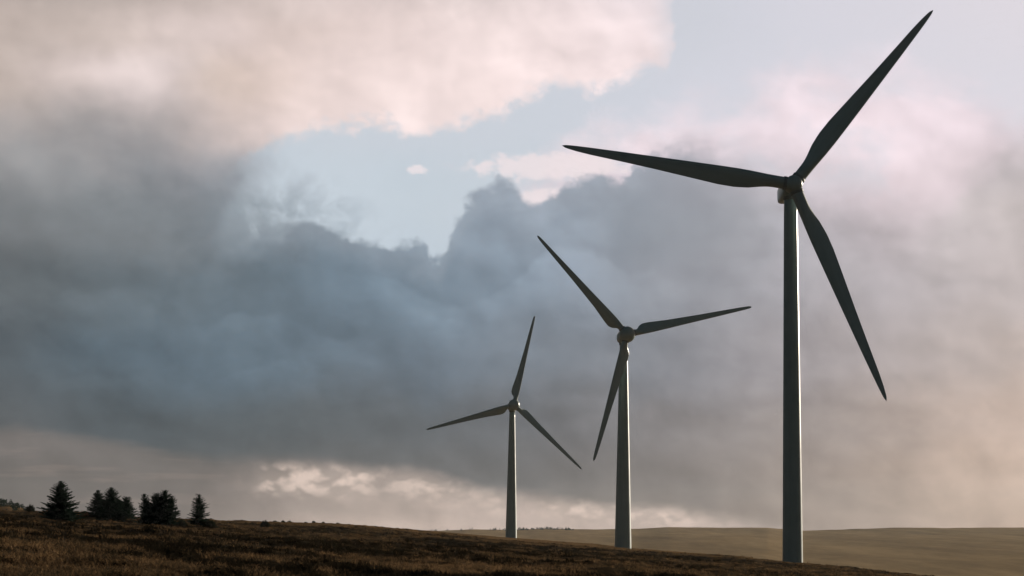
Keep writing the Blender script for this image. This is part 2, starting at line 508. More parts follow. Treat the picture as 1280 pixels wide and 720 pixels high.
def ground(x, y, micro=True):
    x = np.asarray(x, float)
    y = np.asarray(y, float)
    d = np.hypot(x, y) + 1e-6
    az = np.degrees(np.arctan2(x, y))
    xc = np.clip(x, -140, 140)
    near = -1.62 - 0.060 * xc
    near = near + 0.22 * vnoise(x / 34 + 9, y / 60, 1) * smooth_np(d, 20, 90)
    near = near + 1.15 * np.exp(-((az + 3.9) / 2.6) ** 2) * smooth_np(d, 200, 560) - 0.5 * np.exp(-((az - 11.5) / 2.0) ** 2) * smooth_np(d, 120, 300)
    near = near - 0.42 * smooth_np(-az, 11.3, 13.0) * smooth_np(d, 200, 320)
    dc = np.interp(az, *CREST)
    over = np.maximum(d - dc, 0)
    near = near - np.minimum(0.00022 * over ** 2, 60 + 0 * over) - 0.006 * over
    # valley and far hillside
    px = 640 + 2720 * np.tan(np.radians(np.clip(az, -25, 25)))
    H = (668 + 0.0086 * (px - 640) - np.interp(px, *SKYL)) / 2720 * FAR_D
    t = np.clip((d - 1000) / (FAR_D - 1000), 0, 1)
    rise = t ** 1.25 * (1 + 0.25 * (1 - t))
    far = -32 + (H + 32) * rise
    far = far + (2.4 * vnoise(x / 420, y / 700, 2) + 1.4 * vnoise(x / 150 + 5, y / 260, 3) + 0.7 * vnoise(x / 38 + 5, y / 110, 7)) * smooth_np(d, 900, 1600) * smooth_np(d, 4200, 3300)
    far = far + (0.9 * vnoise(x / 75, y / 900, 8) + 0.5 * vnoise(x / 24, y / 500, 9)) * smooth_np(d, 2600, 3900)
    far = far - np.maximum(d - FAR_D, 0) * 0.02
    knoll = -60 + 70.3 * np.exp(-np.maximum(az + 13.0, 0) ** 2 / 11.0 - np.maximum(-az - 20, 0) ** 2 / 30 - ((d - 930) / 330) ** 2 * 0.8)
    far = np.maximum(far, knoll)
    k = 6.0
    z = np.maximum(near, far) + np.log1p(np.exp(-np.abs(near - far) / k)) * k * smooth_np(d, 500, 900)
    if micro:
        w = smooth_np(d, 1200, 500)
        z = z + w * (0.16 * vnoise(x / 2.6, y / 3.4, 4) + 0.10 * vnoise(x / 1.1, y / 1.3, 5) + 0.22 * vnoise(x / 8, y / 13, 6))
    return z


def gz(x, y):
    return float(ground(np.array([x]), np.array([y]))[0])


def ground_material():
    m = bpy.data.materials.new('moor_ground')
    m.use_nodes = True
    g = NT(m.node_tree)
    out = g.node('ShaderNodeOutputMaterial')
    b = g.node('ShaderNodeBsdfPrincipled')
    g.t.links.new(b.outputs[0], out.inputs[0])
    geo = g.node('ShaderNodeNewGeometry')
    P = geo.outputs['Position']
    x, y, z = g.sep(P)
    P2 = g.vec(x, g.mul(y, 0.45), 0.0)
    n1 = g.noise(P2, 0.045, 5, 0.6)
    n2 = g.noise(P2, 0.5, 5, 0.65)
    n3 = g.noise(g.vec(x, y, 0.0), 2.4, 4, 0.6)
    t = g.add(g.mul(n1, 0.45), g.add(g.mul(n2, 0.35), g.mul(n3, 0.2)))
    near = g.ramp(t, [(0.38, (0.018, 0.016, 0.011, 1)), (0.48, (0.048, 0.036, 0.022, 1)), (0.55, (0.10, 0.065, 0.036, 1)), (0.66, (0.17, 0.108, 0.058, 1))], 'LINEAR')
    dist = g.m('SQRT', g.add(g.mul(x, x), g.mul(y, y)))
    near = g.mix(g.mul(g.ss(dist, 300, 600), 0.6), near, (0.27, 0.165, 0.08, 1))      # sunlit strip along the brow, painted into the ground colour
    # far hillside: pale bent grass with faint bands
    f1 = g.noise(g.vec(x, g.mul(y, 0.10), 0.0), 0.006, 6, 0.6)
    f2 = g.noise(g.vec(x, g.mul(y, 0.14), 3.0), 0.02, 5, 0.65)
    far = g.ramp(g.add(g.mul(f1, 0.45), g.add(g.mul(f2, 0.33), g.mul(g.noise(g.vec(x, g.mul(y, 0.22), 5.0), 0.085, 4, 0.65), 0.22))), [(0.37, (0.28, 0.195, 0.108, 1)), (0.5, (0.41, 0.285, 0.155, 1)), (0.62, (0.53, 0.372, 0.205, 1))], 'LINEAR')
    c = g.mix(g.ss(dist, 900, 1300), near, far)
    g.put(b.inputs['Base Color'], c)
    b.inputs['Roughness'].default_value = 0.95
    b.inputs['Specular IOR Level'].default_value = 0.0
    bump = g.node('ShaderNodeBump')
    bump.inputs['Strength'].default_value = 0.8
    bump.inputs['Distance'].default_value = 0.12
    g.put(bump.inputs['Height'], g.noise(g.vec(x, y, 0.0), 3.2, 5, 0.65))
    g.t.links.new(bump.outputs[0], b.inputs['Normal'])
    return m


def build_ground():
    a_in = np.linspace(-17, 17, 820)
    a_l = np.linspace(-180, -17, 70)[:-1]
    a_r = np.linspace(17, 180, 70)[1:-1]
    A = np.radians(np.concatenate([a_l, a_in, a_r]))
    D = np.concatenate([np.geomspace(2, 60, 26)[:-1], np.geomspace(60, 1000, 380)[:-1], np.geomspace(1000, 6000, 130)])
    dd, aa = np.meshgrid(D, A, indexing='ij')
    X, Y = dd * np.sin(aa), dd * np.cos(aa)
    Z = ground(X, Y)
    V = np.stack([X, Y, Z], -1).reshape(-1, 3)
    nd, na = len(D), len(A)
    i, j = np.meshgrid(np.arange(nd - 1), np.arange(na), indexing='ij')
    j2 = (j + 1) % na
    Fq = np.stack([i * na + j, i * na + j2, (i + 1) * na + j2, (i + 1) * na + j], -1).reshape(-1, 4)
    Fq = Fq[:, ::-1]
    # close the middle with a small fan of quads folded to the centre ring
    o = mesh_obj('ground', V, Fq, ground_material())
    o['kind'] = 'structure'
    c = [tuple(V[k]) for k in range(0, na)]
    bm = bmesh.new()
    bm.from_mesh(o.data)
    bm.verts.ensure_lookup_table()
    bm.faces.new([bm.verts[k] for k in range(na)])
    bmesh.ops.recalc_face_normals(bm, faces=bm.faces[-1:])
    bm.to_mesh(o.data)
    bm.free()
    return o


build_ground()


# ------------------------------------------------------------------ haze over the moor
def build_haze():
    bm = bmesh.new()
    bmesh.ops.create_cube(bm, size=1.0)
    for v in bm.verts:
        v.co = Vector((v.co.x * 13000, v.co.y * 13000, -75 if v.co.z < 0 else 135))
    me = bpy.data.meshes.new('haze')
    bm.to_mesh(me)
    bm.free()
    m = bpy.data.materials.new('haze_air')
    m.use_nodes = True
    g = NT(m.node_tree)
    out = g.node('ShaderNodeOutputMaterial')
    v = g.node('ShaderNodeVolumePrincipled')
    v.inputs['Color'].default_value = (0.80, 0.86, 0.90, 1)
    v.inputs['Density'].default_value = HAZE
    v.inputs['Anisotropy'].default_value = 0.25
    v.inputs['Density Attribute'].default_value = ''
    v.inputs['Temperature Attribute'].default_value = ''
    v.inputs['Color Attribute'].default_value = ''
    g.t.links.new(v.outputs[0], out.inputs['Volume'])
    me.materials.append(m)
    try:
        m.cycles.homogeneous_volume = True
    except Exception:
        pass
    o = bpy.data.objects.new('haze', me)
    COL.objects.link(o)
    o['kind'] = 'stuff'
    return o


HAZE = 0.000024
build_haze()


# ------------------------------------------------------------------ wind turbines
def paint_material(name, base, rough):
    m = bpy.data.materials.new(name)
    m.use_nodes = True
    g = NT(m.node_tree)
    out = g.node('ShaderNodeOutputMaterial')
    b = g.node('ShaderNodeBsdfPrincipled')
    g.t.links.new(b.outputs[0], out.inputs[0])
    tc = g.node('ShaderNodeTexCoord')
    x, y, z = g.sep(tc.outputs['Object'])
    st = g.noise(g.vec(g.mul(x, 2.2), g.mul(y, 2.2), g.mul(z, 0.06)), 1.0, 5, 0.6)     # rain streaks
    bl = g.noise(tc.outputs['Object'], 0.35, 4, 0.55)
    f = g.add(g.mul(st, 0.6), g.mul(bl, 0.4))
    c = g.ramp(f, [(0.34, (base[0] * 0.84, base[1] * 0.84, base[2] * 0.82, 1)), (0.6, (*base, 1))], 'LINEAR')
    g.put(b.inputs['Base Color'], c)
    g.put(b.inputs['Roughness'], g.add(rough - 0.06, g.mul(bl, 0.14)))
    b.inputs['Specular IOR Level'].default_value = 0.5
    return m


PAINT = paint_material('turbine_paint', (0.30, 0.395, 0.395), 0.30)
BLADE = paint_material('blade_gelcoat', (0.33, 0.425, 0.425), 0.36)
DARKM = paint_material('dark_seal', (0.21, 0.25, 0.25), 0.6)


def naca(t):
    return 5 * (0.2969 * math.sqrt(t) - 0.126 * t - 0.3516 * t * t + 0.2843 * t ** 3 - 0.1036 * t ** 4)


def blade_mesh(R_, spec, root, collar_r):
    """blade along +Z, rotor axis along -Y (upwind); leading edge to +X for clockwise turning"""
    n = 28
    rings = []
    rs = [f for f in spec['r']]
    fine = np.unique(np.concatenate([np.linspace(spec['r'][0], 0.32, 26), np.linspace(0.32, 0.97, 22), np.linspace(0.97, 1.0, 7)]))
    for f in fine:
        ch = float(np.interp(f, spec['r'], spec['chord']))
        bl = float(np.interp(f, spec['r'], spec['blend']))          # 0 circle, 1 airfoil
        bl = bl * bl * (3 - 2 * bl)
        th = float(np.interp(f, spec['r'], spec['thick']))
        tw = R(float(np.interp(f, spec['r'], spec['twist'])))
        off = float(np.interp(f, spec['r'], spec['le']))             # distance of the leading edge ahead of the axis
        pts = []
        for k in range(n):
            ph = 2 * math.pi * k / n
            tc = 0.5 + 0.5 * math.cos(ph)                            # 1 at trailing edge
            sgn = 1 if math.sin(ph) >= 0 else -1
            ax = off - ch * tc
            ay = sgn * th * naca(max(tc, 1e-6)) * (1.15 if sgn > 0 else 0.85)
            cx, cyy = -root / 2 * math.cos(ph), root / 2 * math.sin(ph)
            x = cx * (1 - bl) + ax * bl
            y = cyy * (1 - bl) + ay * bl
            pts.append((x * math.cos(tw) + y * math.sin(tw), y * math.cos(tw) - x * math.sin(tw), f * R_))
        rings.append(pts)
    return ring_loft(rings)


def cyl_rings(profile, n=48, axis='z'):
    rings = []
    for h, r in profile:
        pts = []
        for k in range(n):
            a = 2 * math.pi * k / n
            if axis == 'z':
                pts.append((r * math.cos(a), r * math.sin(a), h))
            else:                                                    # along y, h grows downwind
                pts.append((r * math.cos(a), h, -r * math.sin(a)))
        rings.append(pts)
    return rings


def super_rings(sections, n=40):
    """sections along y: (y, half width, half height, z centre, squareness)"""
    rings = []
    for y, w, h, zc, e in sections:
        pts = []
        for k in range(n):
            a = 2 * math.pi * k / n
            c, s = math.cos(a), math.sin(a)
            pts.append((w * math.copysign(abs(c) ** (2 / e), c), y, zc - h * math.copysign(abs(s) ** (2 / e), s)))
        rings.append(pts)
    return rings


def turbine(label, base, hub_h, yaw, tilt, theta, cone, rad, r_bot, r_top, over, spec, root, kind):
    """yaw turns the rotor from facing the viewer (-Y) towards +X; over is the hub's reach ahead of the tower axis"""
    t = thing('wind_turbine', label, 'wind turbine', base, 0, 'wind turbines on the moor')
    top = hub_h - (2.0 if kind == 'box' else 2.3)
    prof = [(-4, r_bot * 1.0)]
    for k in range(25):
        f = k / 24
        prof.append((f * top, r_bot + (r_top - r_bot) * f))
    V, Fc = ring_loft(cyl_rings(prof, 64))
    mesh_obj('tower', V, Fc, PAINT, t)
    # the head turns about the tower axis: nacelle and hub share the yaw and tilt
    head = Matrix.Translation((0, 0, hub_h)) @ Matrix.Rotation(yaw, 4, 'Z') @ Matrix.Rotation(-tilt, 4, 'X')
    if kind == 'box':
        secs = [(-over + 1.3, 1.15, 1.15, 0, 2.2), (-over + 1.5, 1.45, 1.45, 0, 2.6), (-over + 2.4, 1.62, 1.7, -0.1, 4.0),
                (-over + 6.0, 1.70, 1.75, -0.1, 5.0), (-over + 9.0, 1.60, 1.62, -0.05, 5.0), (-over + 9.6, 1.50, 1.45, 0, 4.5), (-over + 9.75, 1.3, 1.2, 0.02, 4.0)]
    else:
        secs = [(-over + 1.2, 1.5, 1.5, 0, 2.0), (-over + 1.6, 1.75, 1.8, 0, 2.2), (-over + 3.2, 1.95, 2.1, -0.15, 2.6),
                (-over + 5.0, 1.85, 2.0, -0.1, 2.8), (-over + 7.0, 1.45, 1.5, 0.1, 2.8), (-over + 7.8, 1.05, 1.1, 0.2, 2.6), (-over + 8.0, 0.7, 0.7, 0.2, 2.4)]
    V, Fc = ring_loft(super_rings(secs))
    nac = mesh_obj('nacelle', V, Fc, PAINT, t)
    nac.matrix_local = head
    # yaw bearing collar under the nacelle
    V, Fc = ring_loft(cyl_rings([(top - 0.25, r_top + 0.06), (top - 0.2, r_top + 0.16), (top + 0.9, r_top + 0.16), (top + 0.95, r_top + 0.1)], 48))
    mesh_obj('yaw_bearing', V, Fc, DARKM, t)
    # wind vane and anemometer mast on the rear roof
    ym = -over + (8.6 if kind == 'box' else 6.6)
    zr = 1.5 if kind == 'box' else 1.55
    bm = bmesh.new()
    for xo in (-0.55, 0.55):
        r_ = bmesh.ops.create_cone(bm, cap_ends=True, segments=8, radius1=0.06, radius2=0.05, depth=1.7)
        bmesh.ops.translate(bm, verts=r_['verts'], vec=(xo, ym, zr + 0.6))
        r_ = bmesh.ops.create_uvsphere(bm, u_segments=8, v_segments=6, radius=0.16)
        bmesh.ops.translate(bm, verts=r_['verts'], vec=(xo, ym, zr + 1.5))
    r_ = bmesh.ops.create_cone(bm, cap_ends=True, segments=8, radius1=0.05, radius2=0.05, depth=1.3)
    bmesh.ops.rotate(bm, verts=r_['verts'], matrix=Matrix.Rotation(R(90), 3, 'Y'))
    bmesh.ops.translate(bm, verts=r_['verts'], vec=(0, ym, zr + 0.75))
    me = bpy.data.meshes.new('wind_vane')
    bm.to_mesh(me)
    bm.free()
    me.materials.append(PAINT)
    wv = bpy.data.objects.new('wind_vane', me)
    COL.objects.link(wv)
    wv.parent = nac
    # hub with its spinner nose
    if kind == 'box':
        prof = [(-2.05, 0.02), (-2.02, 0.35), (-1.92, 0.75), (-1.7, 1.15), (-1.35, 1.48), (-0.8, 1.68), (0.2, 1.74), (0.9, 1.7), (1.25, 1.55), (1.3, 1.2)]
    else:
        prof = [(-2.5 * math.cos(a), max(0.02, 2.45 * math.sin(a))) for a in np.linspace(0.0, 2.35, 18)]
    V, Fc = ring_loft(cyl_rings(prof, 48, 'y'))
    hub = mesh_obj('hub', V, Fc, PAINT, t)
    hm = head @ Matrix.Translation((0, -over, 0))
    hub.matrix_local = hm
    bv, bf = blade_mesh(rad, spec, root, 0)
    me = None
    for k in range(3):
        # theta is measured from the horizontal towards +X, counter-clockwise seen from upwind
        ang = theta + k * 2 * math.pi / 3
        rot = Matrix.Rotation(math.pi / 2 - ang, 4, 'Y') @ Matrix.Rotation(cone, 4, 'X')
        if me is None:
            b = mesh_obj('blade', bv, bf, BLADE, t)
            me = b.data
            r0 = spec['r'][0] * rad
            cv_, cf = ring_loft(cyl_rings([(r0 - 0.5, root / 2 + 0.02), (r0 - 0.45, root / 2 + 0.14), (r0 + 0.16, root / 2 + 0.14), (r0 + 0.2, root / 2 + 0.03)], 32))
            c = mesh_obj('root_collar', cv_, cf, DARKM, b)
            cme = c.data
        else:
            b = bpy.data.objects.new('blade', me)
            COL.objects.link(b)
            b.parent = t
            c = bpy.data.objects.new('root_collar', cme)
            COL.objects.link(c)
            c.parent = b
        b.matrix_local = hm @ rot
    return t


SPEC_A = {'r': [0.040, 0.075, 0.13, 0.19, 0.25, 0.32, 0.45, 0.60, 0.75, 0.88, 0.95, 0.985, 1.0],
          'chord': [2.25, 2.35, 2.85, 3.4, 3.7, 3.65, 3.1, 2.45, 1.88, 1.40, 1.0, 0.6, 0.12],
          'blend': [0.0, 0.1, 0.55, 0.9, 1.0, 1, 1, 1, 1, 1, 1, 1, 1],
          'thick': [2.2, 2.1, 1.6, 1.2, 0.95, 0.75, 0.55, 0.4, 0.28, 0.18, 0.12, 0.07, 0.02],
          'twist': [13, 13, 13, 12, 10.5, 9, 6, 3.5, 1.8, 0.6, 0, 0, 0],
          'le': [1.15, 1.18, 1.25, 1.32, 1.34, 1.28, 1.12, 0.92, 0.72, 0.52, 0.38, 0.24, 0.05]}
SPEC_B = {'r': [0.058, 0.078, 0.105, 0.14, 0.18, 0.24, 0.32, 0.45, 0.60, 0.75, 0.88, 0.95, 0.985, 1.0],
          'chord': [1.9, 2.1, 3.1, 3.6, 3.55, 3.2, 2.75, 2.3, 1.85, 1.5, 1.15, 0.95, 0.7, 0.2],
          'blend': [0.0, 0.15, 0.75, 1.0, 1.0, 1, 1, 1, 1, 1, 1, 1, 1, 1],
          'thick': [1.9, 1.7, 1.2, 0.95, 0.8, 0.7, 0.55, 0.42, 0.32, 0.24, 0.16, 0.12, 0.08, 0.02],
          'twist': [24, 24, 23, 21, 18, 14, 10, 6, 3.5, 1.8, 0.6, 0, 0, 0],
          'le': [0.95, 0.95, 1.0, 1.05, 1.05, 1.0, 0.92, 0.78, 0.66, 0.54, 0.42, 0.36, 0.26, 0.05]}
#@@TURB
turbine('largest, nearest wind turbine, on the right, with a broad-bladed rotor and a boxy nacelle', (53.65, 415.6, -4.95), 71.82, R(2.7), R(5), R(51.5), R(1.4), 45, 1.93, 1.28, 3.2, SPEC_A, 2.35, 'box')
turbine('mid-sized wind turbine between the other two, its lowest blade crossing in front of the tower', (33.75, 653.2, -3.79), 63.24, R(12), R(5), R(13.4), R(1.8), 40, 2.5, 1.17, 4.2, SPEC_B, 1.9, 'egg')
turbine('smallest, farthest wind turbine, left of the others, one blade pointing almost straight up', (0.55, 937.8, -1.6), 56.5, R(11.1), R(5), R(76.6), R(1.75), 40, 2.45, 1.2, 4.0, SPEC_B, 1.9, 'egg')


# ------------------------------------------------------------------ vegetation
def leaf_material(name, cols, trans=0.25, scale=3.0, rough=0.8):
    m = bpy.data.materials.new(name)
    m.use_nodes = True
    g = NT(m.node_tree)
    out = g.node('ShaderNodeOutputMaterial')
    d = g.node('ShaderNodeBsdfDiffuse')
    t = g.node('ShaderNodeBsdfTranslucent')
    mx = g.node('ShaderNodeMixShader')
    geo = g.node('ShaderNodeNewGeometry')
    n = g.noise(geo.outputs['Position'], scale, 3, 0.6)
    f = g.add(g.mul(n, 0.75), g.mul(geo.outputs['Random Per Island'], 0.25))
    c = g.ramp(f, [(p, (*k, 1)) for p, k in cols], 'LINEAR')
    g.put(d.inputs['Color'], c)
    g.put(t.inputs['Color'], c)
    mx.inputs[0].default_value = trans
    g.t.links.new(d.outputs[0], mx.inputs[1])
    g.t.links.new(t.outputs[0], mx.inputs[2])
    g.t.links.new(mx.outputs[0], out.inputs[0])
    return m


NEEDLE = leaf_material('spruce_needles', [(0.3, (0.018, 0.034, 0.026)), (0.55, (0.032, 0.055, 0.040)), (0.75, (0.055, 0.080, 0.055))], 0.15, 2.2)
GORSE = leaf_material('shrub_leaves', [(0.3, (0.022, 0.030, 0.020)), (0.6, (0.045, 0.050, 0.030)), (0.8, (0.075, 0.065, 0.036))], 0.15, 3.0)
RUSSET = leaf_material('bracken_leaves', [(0.3, (0.08, 0.035, 0.018)), (0.7, (0.17, 0.075, 0.035))], 0.3, 3.0)
BARK = paint_material('bark', (0.09, 0.07, 0.055), 0.9)


def grass_material():
    m = bpy.data.materials.new('moor_grass')
    m.use_nodes = True
    g = NT(m.node_tree)
    out = g.node('ShaderNodeOutputMaterial')
    d = g.node('ShaderNodeBsdfDiffuse')
    t = g.node('ShaderNodeBsdfTranslucent')
    mx = g.node('ShaderNodeMixShader')
    geo = g.node('ShaderNodeNewGeometry')
    x, y, z = g.sep(geo.outputs['Position'])
    n1 = g.noise(g.vec(x, g.mul(y, 0.45), 0.0), 0.045, 5, 0.6)
    n2 = g.noise(g.vec(x, g.mul(y, 0.45), 0.0), 0.5, 4, 0.65)
    f = g.add(g.add(g.mul(n1, 0.5), g.mul(n2, 0.3)), g.mul(geo.outputs['Random Per Island'], 0.2))
    c = g.ramp(f, [(0.38, (0.032, 0.027, 0.018, 1)), (0.47, (0.070, 0.049, 0.029, 1)), (0.55, (0.155, 0.096, 0.050, 1)), (0.66, (0.28, 0.175, 0.091, 1))], 'LINEAR')
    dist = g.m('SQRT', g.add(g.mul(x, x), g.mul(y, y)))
    c = g.mix(g.mul(g.ss(dist, 300, 600), 0.5), c, (0.33, 0.20, 0.095, 1))            # low sun on the brow, put into the blade colour
    g.put(d.inputs['Color'], c)
    g.put(t.inputs['Color'], c)
    mx.inputs[0].default_value = 0.45
    g.t.links.new(d.outputs[0], mx.inputs[1])
    g.t.links.new(t.outputs[0], mx.inputs[2])
    g.t.links.new(mx.outputs[0], out.inputs[0])
    return m


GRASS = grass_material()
HEATHER = leaf_material('heather_leaves', [(0.3, (0.018, 0.017, 0.012)), (0.6, (0.040, 0.031, 0.020)), (0.8, (0.075, 0.050, 0.030))], 0.12, 1.2)


def blades_mesh(name, seed, n, per, hgt, wid, spread, mat, mask=None, dmin=36.0, az_lim=16.0, lean=0.5):
    rs = np.random.RandomState(seed)
    az = np.radians(rs.uniform(-az_lim, az_lim, n))
    dmax = np.interp(np.degrees(az), *CREST) + 45
    u = rs.rand(n)
    d = 1.0 / (u / dmin ** 0.2 + (1 - u) / dmax ** 0.2) ** (1 / 0.2)
    x, y = d * np.sin(az), d * np.cos(az)
    if mask is not None:
        k = mask(x, y, rs)
        x, y, d = x[k], y[k], d[k]
    n = len(x)
    grow = np.clip(d / 200.0, 1.0, 3.4)            # far tufts stand for several neighbours
    cs = rs.uniform(0.6, 1.35, n) * hgt * np.where((rs.rand(n) < 0.1) & (d > 230), 1.8, 1.0)
    X = np.repeat(x, per) + rs.normal(0, 1, n * per) * np.repeat(spread * grow, per)
    Y = np.repeat(y, per) + rs.normal(0, 1, n * per) * np.repeat(spread * grow, per)
    Zb = ground(X, Y) - 0.03
    h = np.repeat(cs, per) * rs.uniform(0.5, 1.15, n * per)
    w = wid * np.repeat(grow, per) * rs.uniform(0.6, 1.4, n * per)
    a = rs.uniform(0, 2 * np.pi, n * per)
    wx, wy = np.cos(a) * w, np.sin(a) * w
    la = rs.uniform(0, 2 * np.pi, n * per)
    ll = h * rs.uniform(0.1, 1.0, n * per) * lean
    lx, ly = np.cos(la) * ll - 0.12 * h, np.sin(la) * ll * 0.6
    P0 = np.stack([X - wx, Y - wy, Zb], -1)
    P1 = np.stack([X + wx, Y + wy, Zb], -1)
    P2 = np.stack([X + wx * 0.8 + lx * 0.35, Y + wy * 0.8 + ly * 0.35, Zb + h * 0.62], -1)
    P3 = np.stack([X - wx * 0.8 + lx * 0.35, Y - wy * 0.8 + ly * 0.35, Zb + h * 0.62], -1)
    P4 = np.stack([X + wx * 0.12 + lx, Y + wy * 0.12 + ly, Zb + h], -1)
    P5 = np.stack([X - wx * 0.12 + lx, Y - wy * 0.12 + ly, Zb + h], -1)
    V = np.stack([P0, P1, P2, P3, P4, P5], 1).reshape(-1, 3)
    b = np.arange(n * per)[:, None] * 6
    Fq = np.concatenate([b + np.array([[0, 1, 2, 3]]), b + np.array([[3, 2, 4, 5]])], 1).reshape(-1, 4)
    o = mesh_obj(name, V, Fq, mat, None, False)
    o['kind'] = 'stuff'
    return o


def heath_mask(x, y, rs):
    v = vnoise(x / 9, y / 22, 11) + 0.6 * vnoise(x / 3, y / 6, 12) + 0.5 * vnoise(x / 30, y / 70, 13)
    return v + rs.uniform(-0.25, 0.25, len(x)) > 0.05 + 0.7 * smooth_np(np.hypot(x, y), 330, 620)


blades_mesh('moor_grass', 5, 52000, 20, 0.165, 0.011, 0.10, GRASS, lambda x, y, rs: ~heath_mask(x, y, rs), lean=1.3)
blades_mesh('heather', 8, 34000, 16, 0.19, 0.03, 0.17, HEATHER, heath_mask, lean=0.9)


def sprays(pts, dirs, lens, wid, rs):
    """needle sprays: a thin tapering quad from each point along each direction"""
    pts, dirs, lens = np.array(pts), np.array(dirs), np.array(lens)
    dirs = dirs / np.linalg.norm(dirs, axis=1)[:, None]
    rnd = rs.normal(0, 1, dirs.shape)
    side = np.cross(dirs, rnd)
    side /= np.linalg.norm(side, axis=1)[:, None] + 1e-9
    w = (wid * rs.uniform(0.7, 1.4, len(pts)))[:, None]
    L = lens[:, None]
    V = np.stack([pts - side * w * 0.4, pts + side * w * 0.4, pts + dirs * L * 0.55 + side * w * 0.55, pts + dirs * L * 0.55 - side * w * 0.55,
                  pts + dirs * L + side * w * 0.1, pts + dirs * L - side * w * 0.1], 1).reshape(-1, 3)
    b = np.arange(len(pts))[:, None] * 6
    Fq = np.concatenate([b + np.array([[0, 1, 2, 3]]), b + np.array([[3, 2, 4, 5]])], 1).reshape(-1, 4)
    return V, Fq


def conifer(label, x, y, leaders, seed, group, dens=1.0, ex=0.86):
    """leaders: list of (dx, dy, height, half width, lean x, raggedness, lowest branch fraction)"""
    rs = np.random.RandomState(seed)
    t = thing('spruce_tree', label, 'tree', (x, y, gz(x, y) - 0.05), 0, group)
    TV, TF = [], []
    pts, dirs, lens = [], [], []
    for dx, dy, H, W, lean, rag, low in leaders:
        prof = []
        for k in range(9):
            f = k / 8
            rr = max(0.012, 0.045 * H * 0.5 * (1 - f) ** 0.9)
            prof.append([(dx + lean * f * f + rr * math.cos(q * math.pi / 4), dy + rr * math.sin(q * math.pi / 4), f * H) for q in range(8)])
        V, Fc = ring_loft(prof)
        off = len(TV)
        TV += V
        TF += [tuple(i + off for i in f) for f in Fc]
        z = low * H
        while z < H * 0.985:
            f = z / H
            nb = rs.randint(6, 10) if f < 0.85 else rs.randint(4, 6)
            env = W * (1 - f) ** ex * min(1.0, 0.9 + f * 1.0) + 0.05
            a0 = rs.uniform(0, 6.28)
            for b in range(nb):
                a = a0 + b * 6.283 / nb + rs.normal(0, 0.22)
                L = env * (1 + max(-1.5, min(1.1, rs.normal(0, 1))) * rag) * rs.uniform(0.78, 1.1)
                L = max(L, 0.08)
                up0 = -0.05 + 0.85 * f ** 1.6 + rs.normal(0, 0.07)
                curl = 0.35 * (1 - f)
                c, s = math.cos(a), math.sin(a)
                m = max(3, int(L / 0.085 * dens))
                for i in range(m + 1):
                    q = i / m
                    rr = L * q
                    px, py = dx + lean * f * f + c * rr, dy + s * rr
                    pz = z + rr * up0 + curl * L * q * q * 0.55
                    tl = (0.30 * L * (1 - q) + 0.05 + 0.09 * (1 - f)) * rs.uniform(0.7, 1.25)
                    for sd in (-1, 1):
                        ang = a + sd * rs.uniform(0.5, 1.0)
                        pts.append((px, py, pz))
                        dirs.append((math.cos(ang), math.sin(ang), up0 + 0.15 + rs.normal(0, 0.25)))
                        lens.append(tl)
                    pts.append((px, py, pz))
                    dirs.append((c, s, up0 + curl * q + rs.normal(0, 0.3)))
                    lens.append((0.16 - 0.06 * f) * rs.uniform(0.7, 1.3))
            z += 0.125 / dens * rs.uniform(0.75, 1.25)
        for k in range(14):                                       # the leader shoot
            pts.append((dx + lean, dy, H * 0.93 + H * 0.07 * k / 14))
            dirs.append((rs.normal(0, 0.5), rs.normal(0, 0.5), 1.0))
            lens.append(0.14)
    mesh_obj('trunk', TV, TF, BARK, t)
    V, Fq = sprays(pts, dirs, lens, 0.075, rs)
    mesh_obj('crown', V, Fq, NEEDLE, t, False)
    return t


G = 'young spruces on the left of the moor'
conifer('bushy spruce, leftmost of the row and the broadest, with ragged tiered branches', -43.25, 210.0, [(0, 0, 3.75, 2.1, 0.05, 0.2, 0.03)], 11, G)
conifer('slim pointed spruce at the left edge of the clump of three', -50.88, 270.0, [(0, 0, 3.45, 1.75, -0.05, 0.16, 0.03)], 12, G)
conifer('tallest spruce of the clump of three, in its middle', -47.83, 262.0, [(0, 0, 4.1, 2.1, 0.0, 0.16, 0.03), (0.7, 0.3, 2.7, 1.3, 0.1, 0.12, 0.05)], 13, G, 1.0, 0.78)
conifer('short rounded spruce at the right edge of the clump of three', -50.05, 285.0, [(0, 0, 3.15, 1.55, 0.05, 0.12, 0.03), (-0.6, 0.2, 2.6, 1.1, 0.0, 0.1, 0.05)], 14, G, 1.0, 0.6)
conifer('wind-torn spruce with several ragged tops, second from the right in the row', -40.2, 250.0,
        [(-1.15, 0, 3.6, 1.15, -0.55, 0.3, 0.04), (-0.2, 0.2, 3.7, 1.6, -0.1, 0.25, 0.04), (0.6, -0.1, 4.05, 1.6, 0.15, 0.25, 0.03), (1.1, 0.2, 3.4, 1.3, 0.4, 0.25, 0.05), (-0.6, 0.1, 2.5, 1.7, -0.2, 0.25, 0.03), (0.2, -0.2, 3.3, 1.6, 0.0, 0.22, 0.04)], 15, G, 1.0, 0.66)
conifer('thin narrow spruce, rightmost of the row, with a dark bush at its foot', -38.42, 270.0, [(0, 0, 3.9, 1.5, 0.0, 0.24, 0.04)], 16, G, 0.85, 0.66)


